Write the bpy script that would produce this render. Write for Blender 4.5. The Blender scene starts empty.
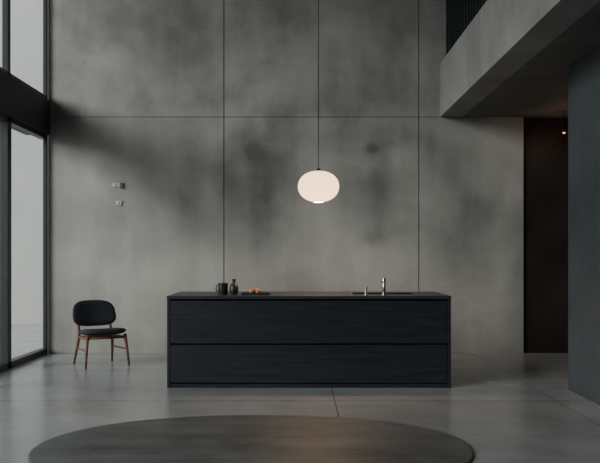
import bpy, bmesh, math, random
from mathutils import Vector, Matrix
random.seed(3)
F=810.0; CX=298.0; CY=255.0; CH=1.33
def PX(px,Y): return (px-CX)*Y/F
def PZ(py,Y): return CH-(py-CY)*Y/F
S=bpy.context.scene
# ---------------- materials ----------------
def newmat(name):
    m=bpy.data.materials.new(name); m.use_nodes=True
    nt=m.node_tree; b=nt.nodes['Principled BSDF']; return m,nt,b
def simple(name,col,rough=.5,metal=0,spec=.5,noise=0.0,nscale=20,bump=0.0,stretch=(1,1,1)):
    m,nt,b=newmat(name)
    b.inputs['Roughness'].default_value=rough; b.inputs['Metallic'].default_value=metal
    b.inputs['Specular IOR Level'].default_value=spec
    tc=nt.nodes.new('ShaderNodeTexCoord'); n=nt.nodes.new('ShaderNodeTexNoise')
    mp=nt.nodes.new('ShaderNodeMapping'); mp.inputs['Scale'].default_value=stretch
    n.inputs['Scale'].default_value=nscale; n.inputs['Detail'].default_value=5
    nt.links.new(tc.outputs['Object'],mp.inputs['Vector']); nt.links.new(mp.outputs[0],n.inputs['Vector'])
    r=nt.nodes.new('ShaderNodeValToRGB')
    r.color_ramp.elements[0].position=.3; r.color_ramp.elements[1].position=.7
    r.color_ramp.elements[0].color=tuple(c*(1-noise) for c in col)+(1,)
    r.color_ramp.elements[1].color=tuple(c*(1+noise) for c in col)+(1,)
    nt.links.new(n.outputs['Fac'],r.inputs['Fac']); nt.links.new(r.outputs['Color'],b.inputs['Base Color'])
    if bump:
        bp=nt.nodes.new('ShaderNodeBump'); bp.inputs['Strength'].default_value=bump; bp.inputs['Distance'].default_value=.01
        nt.links.new(n.outputs['Fac'],bp.inputs['Height']); nt.links.new(bp.outputs['Normal'],b.inputs['Normal'])
    return m
def mathn(nt,op,a,b=None,c=None,clamp=False):
    n=nt.nodes.new('ShaderNodeMath'); n.operation=op; n.use_clamp=clamp
    for i,v in enumerate((a,b,c)):
        if v is None: continue
        if isinstance(v,(int,float)): n.inputs[i].default_value=v
        else: nt.links.new(v,n.inputs[i])
    return n.outputs[0]
def concrete(name,dark,light,scale=.55,rough=.75,stains_and_light=(),boards=None,bump=.15,offset=(0,0,0),seams=None,spec=.4,roughvar=0,wts=(1.0,.45,.4,.12),rng=(.68,1.28),sscale=(2.2,2.2,.35)):
    m,nt,b=newmat(name)
    L=nt.links.new
    tc=nt.nodes.new('ShaderNodeTexCoord')
    mp=nt.nodes.new('ShaderNodeMapping'); mp.inputs['Location'].default_value=offset
    L(tc.outputs['Object'],mp.inputs['Vector'])
    def noise(sc,det,rg=.55,dist=0,vec=None,scl=None):
        n=nt.nodes.new('ShaderNodeTexNoise'); n.inputs['Scale'].default_value=sc; n.inputs['Detail'].default_value=det
        n.inputs['Roughness'].default_value=rg; n.inputs['Distortion'].default_value=dist
        if scl:
            mm=nt.nodes.new('ShaderNodeMapping'); mm.inputs['Scale'].default_value=scl
            L(mp.outputs[0],mm.inputs['Vector']); L(mm.outputs[0],n.inputs['Vector'])
        else: L(mp.outputs[0],n.inputs['Vector'])
        return n.outputs['Fac']
    big=noise(scale,3,.5,.6); mid=noise(scale*4,5,.6,.2); fine=noise(45,4,.6); streak=noise(1.0,4,.6,.1,scl=sscale)
    v=mathn(nt,'MULTIPLY_ADD',big,wts[0],mathn(nt,'MULTIPLY',mid,wts[1]))
    v=mathn(nt,'MULTIPLY_ADD',streak,wts[2],v); v=mathn(nt,'MULTIPLY_ADD',fine,wts[3],v)
    v=mathn(nt,'ADD',v,.985-.5*sum(wts))
    for (sx,sy,sz,rx,rz,amt) in stains_and_light:
        sp=nt.nodes.new('ShaderNodeSeparateXYZ'); L(tc.outputs['Object'],sp.inputs[0])
        dx=mathn(nt,'DIVIDE',mathn(nt,'SUBTRACT',sp.outputs[0],sx),rx)
        dz=mathn(nt,'DIVIDE',mathn(nt,'SUBTRACT',sp.outputs[2],sz),rz)
        d2=mathn(nt,'ADD',mathn(nt,'MULTIPLY',dx,dx),mathn(nt,'MULTIPLY',dz,dz))
        d2=mathn(nt,'MULTIPLY',d2,mathn(nt,'ADD',mid,.5))
        g=mathn(nt,'POWER',2.718,mathn(nt,'MULTIPLY',d2,-1.0))
        v=mathn(nt,'MULTIPLY_ADD',g,-amt,v)
    mr=nt.nodes.new('ShaderNodeMapRange'); mr.inputs['From Min'].default_value=rng[0]; mr.inputs['From Max'].default_value=rng[1]
    L(v,mr.inputs['Value'])
    mx=nt.nodes.new('ShaderNodeMix'); mx.data_type='RGBA'
    mx.inputs[6].default_value=tuple(dark)+(1,); mx.inputs[7].default_value=tuple(light)+(1,)
    L(mr.outputs[0],mx.inputs[0]); col=mx.outputs[2]
    if seams:
        sp=nt.nodes.new('ShaderNodeSeparateXYZ'); L(tc.outputs['Object'],sp.inputs[0])
        acc=None
        for (ax,pos,w) in seams:
            d=mathn(nt,'ABSOLUTE',mathn(nt,'SUBTRACT',sp.outputs[ax],pos))
            l=mathn(nt,'LESS_THAN',d,w)
            acc=l if acc is None else mathn(nt,'MAXIMUM',acc,l)
        m2=nt.nodes.new('ShaderNodeMix'); m2.data_type='RGBA'; L(mathn(nt,'MULTIPLY',acc,.5),m2.inputs[0]); L(col,m2.inputs[6])
        m2.inputs[7].default_value=(.02,.02,.02,1); col=m2.outputs[2]
    if boards:
        ax,step=boards
        sp=nt.nodes.new('ShaderNodeSeparateXYZ'); L(tc.outputs['Object'],sp.inputs[0])
        fr=mathn(nt,'FRACT',mathn(nt,'DIVIDE',mathn(nt,'ADD',sp.outputs[ax],100),step))
        l=mathn(nt,'LESS_THAN',fr,.06)
        m2=nt.nodes.new('ShaderNodeMix'); m2.data_type='RGBA'; L(mathn(nt,'MULTIPLY',l,.5),m2.inputs[0]); L(col,m2.inputs[6])
        m2.inputs[7].default_value=(.02,.02,.02,1); col=m2.outputs[2]
    L(col,b.inputs['Base Color'])
    if roughvar:
        L(mathn(nt,'MULTIPLY_ADD',big,roughvar,rough-roughvar*.5),b.inputs['Roughness'])
    else: b.inputs['Roughness'].default_value=rough
    b.inputs['Specular IOR Level'].default_value=spec
    if bump>0:
        bp=nt.nodes.new('ShaderNodeBump'); bp.inputs['Strength'].default_value=bump; bp.inputs['Distance'].default_value=.01
        L(mathn(nt,'ADD',mid,fine),bp.inputs['Height']); L(bp.outputs['Normal'],b.inputs['Normal'])
    return m

YW=10.95
def st(px,py,rx,rz,a): return (PX(px,YW),YW,PZ(py,YW),rx/74,rz/74,a)
stains_and_light=[st(372,149,7,6,.38),st(253,153,9,7,.32),st(378,195,16,50,.28),st(205,150,45,45,.2),st(60,118,15,18,.3),  # last entry: shadow beside the transom beam, painted into the concrete colour
        st(374,238,12,8,.2),st(268,185,24,40,.22),st(475,215,25,60,.1),st(180,215,30,20,.06),
        st(110,265,75,50,-.28),st(310,262,95,30,-.2),st(78,185,36,30,-.2),st(205,60,60,40,.14),st(100,30,45,40,.08),st(480,180,22,30,-.1),  # window light at lower left, lamp glow and upper shade put into colour
        st(330,70,50,50,.1)]  # more painted shade, darkens the upper wall
M_wall=concrete('concrete_wall',(.105,.111,.108),(.44,.44,.412),stains_and_light=stains_and_light,offset=(3.1,0,1.7),wts=(1.05,.45,.45,.09),rng=(.58,1.36),bump=.08)
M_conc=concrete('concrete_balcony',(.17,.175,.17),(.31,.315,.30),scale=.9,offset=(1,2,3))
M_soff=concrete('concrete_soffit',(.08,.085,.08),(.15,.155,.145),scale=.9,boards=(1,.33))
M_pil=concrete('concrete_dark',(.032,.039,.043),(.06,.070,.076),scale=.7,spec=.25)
M_floor=concrete('polished_concrete_floor',(.18,.193,.202),(.43,.447,.457),scale=.5,rough=.24,bump=0,spec=.65,roughvar=.2,offset=(7,3,0),
    seams=[(0,.335,.007),(0,2.35,.006),(1,7.38,.014),(1,4.9,.012),(0,-3.0,.005)],wts=(.9,.5,.35,.10),rng=(.58,1.37),sscale=(.7,2.6,1))
M_rug=concrete('rug_fibre',(.045,.051,.051),(.155,.165,.162),scale=1.0,rough=.5,bump=.1,spec=.4,offset=(1,9,2),wts=(.6,.5,.8,.2),sscale=(1.0,5.0,1))
M_black=simple('dark_frame_metal',(.020,.024,.028),.45,0,.4,.15,8)
M_beam=simple('beam_dark_paint',(.03,.036,.04),.6,0,.4,.2,3)
M_isl=simple('island_matte_lacquer',(.0145,.0165,.0235),.40,0,.4,.35,5,stretch=(.6,1,9))
M_top=simple('island_countertop_stone',(.027,.031,.038),.34,0,.45,.2,25)
M_gap=simple('shadow_gap',(.004,.004,.005),.9,0,.1)
M_uph=simple('upholstery_charcoal',(.026,.031,.040),.85,0,.3,.25,60,.3)
M_wood=simple('walnut_wood',(.14,.060,.035),.45,0,.4,.3,14)
M_steel=simple('brushed_steel',(.62,.60,.57),.28,1,.5,.05,30)
M_cer=simple('black_ceramic',(.02,.021,.023),.4,0,.5,.2,30)
M_egg=simple('fruit_skin',(.45,.22,.12),.5,0,.4,.15,20)
M_plate=simple('switch_plate_metal',(.5,.5,.47),.4,.2,.5,.05,20)
M_dplate=simple('socket_insert',(.12,.12,.12),.5,0,.4)
M_door=simple('dark_bronze_panel',(.020,.016,.0145),.6,0,.3,.3,2)
M_brass=simple('brass_ring',(.6,.36,.16),.35,1,.5,.05,20)
M_ceil=simple('ceiling_plaster',(.2,.2,.2),.9,0,.2,.05,4)
M_ground=simple('outdoor_paving',(.4,.4,.39),.9,0,.2,.1,2)
M_court=simple('courtyard_render',(.45,.45,.44),.9,0,.2,.06,.5)
M_glass=bpy.data.materials.new('window_glass'); M_glass.use_nodes=True
nt=M_glass.node_tree; nt.nodes.clear()
o=nt.nodes.new('ShaderNodeOutputMaterial'); t=nt.nodes.new('ShaderNodeBsdfTransparent'); g=nt.nodes.new('ShaderNodeBsdfGlossy'); mi=nt.nodes.new('ShaderNodeMixShader')
t.inputs[0].default_value=(.93,.95,.95,1); g.inputs['Roughness'].default_value=.02; mi.inputs[0].default_value=.06
nt.links.new(t.outputs[0],mi.inputs[1]); nt.links.new(g.outputs[0],mi.inputs[2]); nt.links.new(mi.outputs[0],o.inputs[0])
def emis(name,c0,c1,s):
    m=bpy.data.materials.new(name); m.use_nodes=True; nt=m.node_tree; nt.nodes.clear()
    o=nt.nodes.new('ShaderNodeOutputMaterial'); e=nt.nodes.new('ShaderNodeEmission'); tc=nt.nodes.new('ShaderNodeTexCoord')
    sp=nt.nodes.new('ShaderNodeSeparateXYZ'); nt.links.new(tc.outputs['Generated'],sp.inputs[0])
    r=nt.nodes.new('ShaderNodeValToRGB'); r.color_ramp.elements[0].color=c0+(1,); r.color_ramp.elements[1].color=c1+(1,)
    nt.links.new(sp.outputs[2],r.inputs[0]); nt.links.new(r.outputs[0],e.inputs[0]); e.inputs[1].default_value=s
    nt.links.new(e.outputs[0],o.inputs[0]); return m
M_lamp=emis('opal_glass_lit',(1,.57,.30),(.74,.51,.34),4.2)
M_bulb=emis('downlight_bulb',(1,.4,.15),(1,.4,.15),3)
# ---------------- helpers ----------------
def finish(name,bm,mat,parent=None,smooth=False,bevel=0,seg=2):
    me=bpy.data.meshes.new(name); bmesh.ops.recalc_face_normals(bm,faces=bm.faces); bm.to_mesh(me); bm.free()
    ob=bpy.data.objects.new(name,me); S.collection.objects.link(ob)
    if mat: me.materials.append(mat)
    if smooth:
        for p in me.polygons: p.use_smooth=True
    if bevel:
        md=ob.modifiers.new('bevel','BEVEL'); md.width=bevel; md.segments=seg; md.limit_method='ANGLE'
    if parent: ob.parent=parent
    return ob
def addbox(bm,x0,x1,y0,y1,z0,z1):
    vs=[bm.verts.new((x,y,z)) for x in(x0,x1) for y in(y0,y1) for z in(z0,z1)]
    for f in((0,1,3,2),(4,6,7,5),(0,4,5,1),(2,3,7,6),(0,2,6,4),(1,5,7,3)): bm.faces.new([vs[i] for i in f])
def boxes(name,lst,mat,parent=None,bevel=0):
    bm=bmesh.new()
    for b in lst: addbox(bm,*b)
    return finish(name,bm,mat,parent,bevel=bevel)
def lathe(name,prof,mat,loc=(0,0,0),parent=None,n=40):
    bm=bmesh.new(); rings=[]
    for r,z in prof:
        if r<1e-5: rings.append([bm.verts.new((loc[0],loc[1],loc[2]+z))])
        else: rings.append([bm.verts.new((loc[0]+r*math.cos(2*math.pi*i/n),loc[1]+r*math.sin(2*math.pi*i/n),loc[2]+z)) for i in range(n)])
    for a,b in zip(rings,rings[1:]):
        for i in range(n):
            j=(i+1)%n
            if len(a)==1 and len(b)==1: continue
            if len(a)==1: bm.faces.new((a[0],b[i],b[j]))
            elif len(b)==1: bm.faces.new((a[i],b[0],a[j]))
            else: bm.faces.new((a[i],b[i],b[j],a[j]))
    ob=finish(name,bm,mat,parent,smooth=True)
    md=ob.modifiers.new('es','EDGE_SPLIT'); md.split_angle=math.radians(40)
    return ob
def tube(name,pts,rads,mat,parent=None,n=12,flat=1.0):
    bm=bmesh.new(); rings=[]; pts=[Vector(p) for p in pts]
    for k,p in enumerate(pts):
        d=(pts[min(k+1,len(pts)-1)]-pts[max(k-1,0)]).normalized()
        u=d.cross(Vector((0,1,0)));
        if u.length<.1: u=d.cross(Vector((1,0,0)))
        u.normalize(); w=d.cross(u)
        r=rads[k] if isinstance(rads,(list,tuple)) else rads
        rings.append([bm.verts.new(p+u*r*math.cos(2*math.pi*i/n)+w*r*flat*math.sin(2*math.pi*i/n)) for i in range(n)])
    for a,b in zip(rings,rings[1:]):
        for i in range(n): bm.faces.new((a[i],a[(i+1)%n],b[(i+1)%n],b[i]))
    bm.faces.new(rings[0]); bm.faces.new(rings[-1])
    return finish(name,bm,mat,parent,smooth=True)
def empty(name,loc=(0,0,0),rot=0):
    e=bpy.data.objects.new(name,None); S.collection.objects.link(e); e.location=loc; e.rotation_euler=(0,0,rot); return e
# ---------------- shell ----------------
XL=-3.38; ZC=6.4; YR=-2.5; XP=2.667; YP=8.0; ZS=3.195; ZF=3.92; XB=1.92; XR=5.2
boxes('floor',[(XL-.3,XR,YR-.3,YW+.5,-.2,0)],M_floor)
boxes('outdoor_ground',[(-40,XL-.3,-20,60,-.35,-.12)],M_ground)
boxes('courtyard_wall',[(-40,XL-.6,17,17.3,-.12,9)],M_court)
boxes('unseen_sun_blocker',[(XL-2.5,XL-.3,YR-.3,YW+.5,ZC,ZC+.2)],M_ceil)  # added out of view to keep sun off the upper back wall
xs=[XL,-1.0,1.635,3.05]; zs=[0,ZS,ZC]; L=[]; gx=.0055; gz=.003
for a,b in zip(xs,xs[1:]):
    for c,d in zip(zs,zs[1:]):
        L.append((a+(gx if a>XL else 0),b-(gx if b<3 else 0),YW,YW+.06,c+(gz if c>0 else 0),d-(gz if d<ZC else 0)))
wall=boxes('wall_back',L,M_wall,bevel=.003)
boxes('backing',[(XL,3.05,YW+.055,YW+.35,0,ZC)],M_gap,wall)
bm=bmesh.new()
for px in (85,165,262,380):
    for py in (62,) : 
        mt=Matrix.Translation((PX(px,YW),YW-.001,PZ(py,YW)))@Matrix.Rotation(math.radians(90),4,'X')
        bmesh.ops.create_cone(bm,cap_ends=True,segments=16,radius1=.010,radius2=.010,depth=.004,matrix=mt)
finish('tie_holes',bm,M_dplate,wall)
boxes('ceiling',[(XL-.3,XR,YR-.3,YW+.5,ZC,ZC+.2)],M_ceil)
boxes('wall_right',[(XP,XR,YR,YP,0,ZS)],M_pil,bevel=.004)
boxes('wall_corridor',[(3.05,XR,YW+.04,YW+.35,0,ZS)],M_door)
boxes('wall_corridor_end',[(XR,XR+.2,YP,YW+.5,0,ZS)],M_door)
boxes('wall_rear',[(XL-.3,XR,YR-.3,YR,0,ZC)],M_ceil)
# balcony
bal=empty('balcony')
boxes('slab_fascia',[(XB,XB+.3,YR,YW,ZS,ZF)],M_conc,bal,.004)
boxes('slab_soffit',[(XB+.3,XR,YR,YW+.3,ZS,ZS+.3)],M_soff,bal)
L=[]; y=YR+.1
while y<YW-.03:
    L.append((XB+.06,XB+.13,y,y+.035,ZF,ZC)); y+=.15
boxes('slat_screen',L,M_black,bal)
boxes('screen_backing',[(XB+.25,XB+.3,YR,YW,ZF,ZC)],M_gap,bal)
# window wall
win=boxes('window_1',[],M_black)
ZB0=2.95; ZB1=3.41
def Yat(px): return F*3.38/(CX-px)
boxes('transom_beam',[(XL-.3,XL+.03,YR,YW,ZB0,ZB1)],M_beam,win,.004)
L=[(XL-.05,XL,YW-.06,YW,0,ZB0),(XL-.05,XL,YW-.06,YW,ZB1,ZC)]
m1=Yat(8)
for i in range(0,7):
    y=m1-i*1.75; w=.09
    L.append((XL-.07,XL,y,y+w,ZB1,ZC))
    L.append((XL-.10,XL,y,y+w+.03,0,ZB0))
L+= [(XL-.10,XL+.0,YR,YW,0.0,.07),(XL-.10,XL,YR,YW,ZB0-.06,ZB0),(XL-.07,XL,YR,YW,ZB1,ZB1+.06),(XL-.07,XL,YR,YW,ZC-.08,ZC)]
boxes('frames',L,M_black,win,.004)
boxes('glass',[(XL-.045,XL-.04,YR,YW,ZB1,ZC),(XL-.045,XL-.04,YR,YW,.05,ZB0)],M_glass,win)
# ---------------- rug ----------------
bm=bmesh.new(); N=120; cx,cy,a,b,p=-.31,5.58,1.50,1.10,2.1
def se(s,z):
    r=[]
    for i in range(N):
        t=2*math.pi*i/N; c,q=math.cos(t),math.sin(t)
        r.append(bm.verts.new((cx+(a+s)*math.copysign(abs(c)**(2/p),c),cy+(b+s)*math.copysign(abs(q)**(2/p),q),z)))
    return r
R=[se(0,.0005),se(0,.010),se(-.012,.014)]
for A,B in zip(R,R[1:]):
    for i in range(N): bm.faces.new((A[i],A[(i+1)%N],B[(i+1)%N],B[i]))
bm.faces.new(R[-1]); bm.faces.new(list(reversed(R[0])))
finish('round_rug',bm,M_rug)
# ---------------- island ----------------
isl=empty('kitchen_island')
x0,x1,y0,y1,H=-1.31,1.53,8.1,9.1,.92
boxes('carcass',[(x0+.03,x1-.03,y0+.03,y1-.03,.05,H-.03)],M_gap,isl)
boxes('plinth',[(x0+.03,x1-.03,y0+.05,y1-.05,.0,.05)],M_gap,isl)
boxes('side_panels',[(x0,x0+.03,y0,y1,0,H-.03),(x1-.03,x1,y0,y1,0,H-.03),(x0+.03,x1-.03,y1-.03,y1,0,H-.03)],M_isl,isl,.002)
boxes('drawer_fronts',[(x0+.034,x1-.034,y0+.004,y0+.03,.05,.430),(x0+.034,x1-.034,y0+.004,y0+.03,.445,.872)],M_isl,isl,.003)
boxes('countertop',[(x0-.003,x1+.003,y0-.003,y1+.003,H-.03,H)],M_top,isl,.002)
boxes('bottom_rail',[(x0+.03,x1-.03,y0+.01,y0+.04,.0,.04)],M_isl,isl)
sx0,sx1=PX(352,8.6),PX(414,8.6)
boxes('sink_basin',[(sx0,sx1,8.42,8.82,H-.001,H+.0004)],M_gap,isl)
boxes('sink_rim',[(sx0-.01,sx1+.01,8.41,8.42,H-.001,H+.0008),(sx0-.01,sx1+.01,8.82,8.83,H-.001,H+.0008),(sx0-.01,sx0,8.42,8.82,H-.001,H+.0008),(sx1,sx1+.01,8.42,8.82,H-.001,H+.0008)],M_steel,isl)
fa=empty('faucet'); fx=PX(384,8.36); fy=8.36; HH=H+.001
lathe('base',[(0,0),(.028,0),(.028,.008),(.018,.012),(.018,.02)],M_steel,(fx,fy,HH),fa)
tube('post',[(fx,fy,HH+.0),(fx,fy,HH+.165)],.017,M_steel,fa,20)
tube('spout',[(fx,fy,HH+.15),(fx,fy+.08,HH+.153),(fx,fy+.16,HH+.147),(fx,fy+.17,HH+.125)],[.012,.012,.011,.011],M_steel,fa,14)
lathe('cap',[(.017,.165),(.014,.171),(0,.172)],M_steel,(fx,fy,HH),fa)
sd=empty('soap_dispenser'); dx=PX(366,8.36)
lathe('body',[(0,0),(.022,0),(.022,.006),(.011,.01),(.011,.065),(.015,.068),(.015,.08),(0,.082)],M_steel,(dx,fy,HH),sd)
tube('nozzle',[(dx,fy,HH+.072),(dx+.0,fy+.06,HH+.072),(dx,fy+.065,HH+.06)],.006,M_steel,sd)
yt=8.5
mx=PX(223,yt)
cup=empty('ceramic_mug')
lathe('cup_body',[(0,0),(.046,0),(.05,.006),(.052,.115),(.048,.115),(.046,.01),(0,.01)],M_cer,(mx,yt,HH),cup)
tube('handle',[(mx-.048,yt,HH+.09),(mx-.066,yt,HH+.088),(mx-.074,yt,HH+.06),(mx-.066,yt,HH+.032),(mx-.048,yt,HH+.028)],.006,M_cer,cup)
bx=PX(232,yt)
lathe('bottle_vase',[(0,0),(.034,0),(.046,.02),(.048,.06),(.038,.095),(.018,.115),(.015,.135),(.022,.15),(.022,.156),(.014,.155),(.012,.12),(0,.11)],M_cer,(bx+.02,yt+.0,HH))
tr=empty('serving_tray'); tx0,tx1=PX(242,8.4),PX(270,8.4)
boxes('tray_board',[(tx0,tx1,8.3,8.52,HH,HH+.01)],M_cer,tr,.003)
boxes('tray_rim',[(tx0,tx1,8.3,8.308,HH+.009,HH+.016),(tx0,tx1,8.512,8.52,HH+.009,HH+.016),(tx0,tx0+.008,8.308,8.512,HH+.009,HH+.016),(tx1-.008,tx1,8.308,8.512,HH+.009,HH+.016)],M_cer,tr)
for i,(px,yy,rr) in enumerate([(251.5,8.42,.026),(258,8.39,.027),(255,8.47,.026)]):
    pf=[(rr*math.sin(math.pi*k/14)*(1+.1*math.cos(math.pi*k/14)),rr*(1-math.cos(math.pi*k/14))) for k in range(15)]
    pf[0]=(0,0); pf[-1]=(0,2*rr)
    lathe('apricot',pf,M_egg,(PX(px,yy),yy,HH+.0105),n=24)
# ---------------- pendant ----------------
pen=empty('pendant_lamp'); yp=8.6; lx=PX(318.5,yp); lz=PZ(186.5,yp); s=yp/F
Rr=20.5*s; Rz=15.5*s; pf=[]
for k in range(49):
    t=-math.pi/2+math.pi*k/48
    c,q=math.cos(t),math.sin(t)
    pf.append((Rr*abs(c)**.92,Rz*math.copysign(abs(q)**.95,q)))
pf=[q for q in pf if q[0]>.062]
zb=pf[0][1]; rb=pf[0][0]
lathe('glass_globe',[(0,zb+.022),(rb-.001,zb+.02)]+pf+[(.0,pf[-1][1]+.004)],M_lamp,(lx,yp,lz),pen,64)
lathe('bottom_ring',[(rb-.005,.012),(rb-.005,-.008),(rb+.002,-.008),(rb+.003,.003),(rb,.006)],M_brass,(lx,yp,lz+zb),pen,48)
lathe('top_cap',[(0,.035),(.012,.034),(.03,.006),(.03,0),(0,0)],M_black,(lx,yp,lz+pf[-1][1]+.002),pen,32)
tube('cord',[(lx,yp,lz+Rz),(lx,yp,ZC-.03)],.0045,M_black,pen,8)
lathe('ceiling_rose',[(0,-.04),(.05,-.035),(.06,0),(0,0)],M_black,(lx,yp,ZC),pen)
# ---------------- wall switches ----------------
def sw(name,px,py,w,h,extra=False):
    e=empty(name); X=PX(px,YW); Z=PZ(py,YW); w/=74; h/=74
    boxes('plate',[(X-w/2,X+w/2,YW-.014,YW,Z-h/2,Z+h/2)],M_plate,e,.003)
    boxes('rocker',[(X-w*.3,X+w*.1,YW-.02,YW-.013,Z-h*.3,Z+h*.3)],M_plate,e,.002)
    if extra: boxes('side_module',[(X+w/2,X+w/2+.045,YW-.022,YW,Z-h*.8,Z+h*.5)],M_dplate,e,.003)
sw('light_switch',116,185,8,4.5,True); sw('light_switch',119,203,5.5,4.5)
# ---------------- chair ----------------
ch=empty('lounge_chair',(PX(101,9.75),9.78,0),math.radians(32))
def cushion(name,fn,mat,thick,parent):
    bm=bmesh.new(); NR=10; NA=48
    for side in (1,-1):
        rings=[]
        for i in range(NR+1):
            r=i/NR
            prof=math.sqrt(max(0,1-r**4)); ring=[]
            for k in range(NA):
                t=2*math.pi*k/NA; c,q=math.cos(t),math.sin(t)
                u=r*math.copysign(abs(c)**.62,c); v=r*math.copysign(abs(q)**.62,q)
                P,Nn=fn(u,v)
                ring.append(bm.verts.new(P+Nn*side*thick*prof*.5))
            rings.append(ring)
        for A,B in zip(rings[1:],rings[2:]):
            for k in range(NA): bm.faces.new((A[k],A[(k+1)%NA],B[(k+1)%NA],B[k]))
        c0=bm.verts.new(sum((v.co for v in rings[0]),Vector())/NA)
        for k in range(NA): bm.faces.new((c0,rings[1][k],rings[1][(k+1)%NA]))
        for v in rings[0]: bm.verts.remove(v)
    bmesh.ops.remove_doubles(bm,verts=bm.verts,dist=.0005)
    return finish(name,bm,mat,parent,smooth=True)
def seatf(u,v):
    w=.265-.02*v
    z=.405-.02*v+.015*u*u-.006*(1-v*v)
    return Vector((w*u,.245*v-.01,z)),Vector((0,.05,1)).normalized()
cushion('seat_pad',seatf,M_uph,.085,ch)
def backf(u,v):
    w=.270-.015*v
    return Vector((w*u,.325+.05*v-.05*u*u,.612+.158*v)),Vector((.25*u,-1,.3)).normalized()
cushion('back_pad',backf,M_uph,.06,ch)
for sx in(-1,1):
    tube('front_leg_%d'%(sx+2),[(sx*.265,-.225,0),(sx*.247,-.20,.2),(sx*.228,-.18,.385)],[.012,.018,.021],M_wood,ch)
    tube('back_leg_%d'%(sx+2),[(sx*.24,.32,0),(sx*.222,.255,.2),(sx*.208,.225,.34),(sx*.195,.285,.50),(sx*.17,.34,.62)],[.012,.018,.021,.018,.013],M_wood,ch)
    tube('side_rail_%d'%(sx+2),[(sx*.230,-.185,.345),(sx*.208,.225,.33)],[.015,.015],M_wood,ch)
    tube('side_stretcher_%d'%(sx+2),[(sx*.247,-.20,.20),(sx*.222,.255,.20)],[.010,.010],M_wood,ch)
tube('front_rail',[(-.230,-.182,.345),(.230,-.182,.345)],.015,M_wood,ch)
tube('back_rail',[(-.208,.225,.33),(.208,.225,.33)],.015,M_wood,ch)
# ---------------- corridor downlight ----------------
dl=empty('corridor_spotlight'); qx,qy,qz=PX(564,10.5),10.5,PZ(134,10.5)
lathe('can',[(0,0.02),(.025,.02),(.025,.06),(.010,.065),(.004,.07),(.004,ZS-qz),(0,ZS-qz)],M_black,(qx,qy,qz),dl,20)
lathe('bulb',[(0,0.004),(.014,.008),(.018,.02),(0,.021)],M_bulb,(qx,qy,qz),dl,20)
def light(name,kind,loc,rot,e,col,**k):
    d=bpy.data.lights.new(name,kind); d.energy=e; d.color=col
    for a,v in k.items(): setattr(d,a,v)
    o=bpy.data.objects.new(name,d); S.collection.objects.link(o); o.location=loc; o.rotation_euler=rot; return o
l=light('corridor_glow','POINT',(qx,qy,qz-.05),(0,0,0),1.5,(1,.5,.28),shadow_soft_size=.04); l.parent=dl
l=light('pendant_bulb','AREA',(lx,yp,lz+zb+.006),(0,0,0),18,(1,.58,.32),shape='DISK',size=.10); l.parent=pen
# ---------------- daylight ----------------
W=bpy.data.worlds.new('overcast'); S.world=W; W.use_nodes=True
nt=W.node_tree; bg=nt.nodes['Background']; bg.inputs[0].default_value=(.82,.88,.91,1); bg.inputs[1].default_value=1.5
dirv=Vector((1.0,.75,-.42))
light('sun_overcast','SUN',(-8,0,8),dirv.to_track_quat('-Z','Y').to_euler(),3.8,(1,.95,.89),angle=math.radians(28))
# ---------------- camera ----------------
c=bpy.data.cameras.new('camera'); co=bpy.data.objects.new('camera',c); S.collection.objects.link(co)
co.location=(0,0,CH); co.rotation_euler=(math.radians(90),0,0)
c.sensor_width=36; c.lens=36*F/600; c.shift_x=(300-CX)/600; c.shift_y=(CY-231.5)/600
S.camera=co
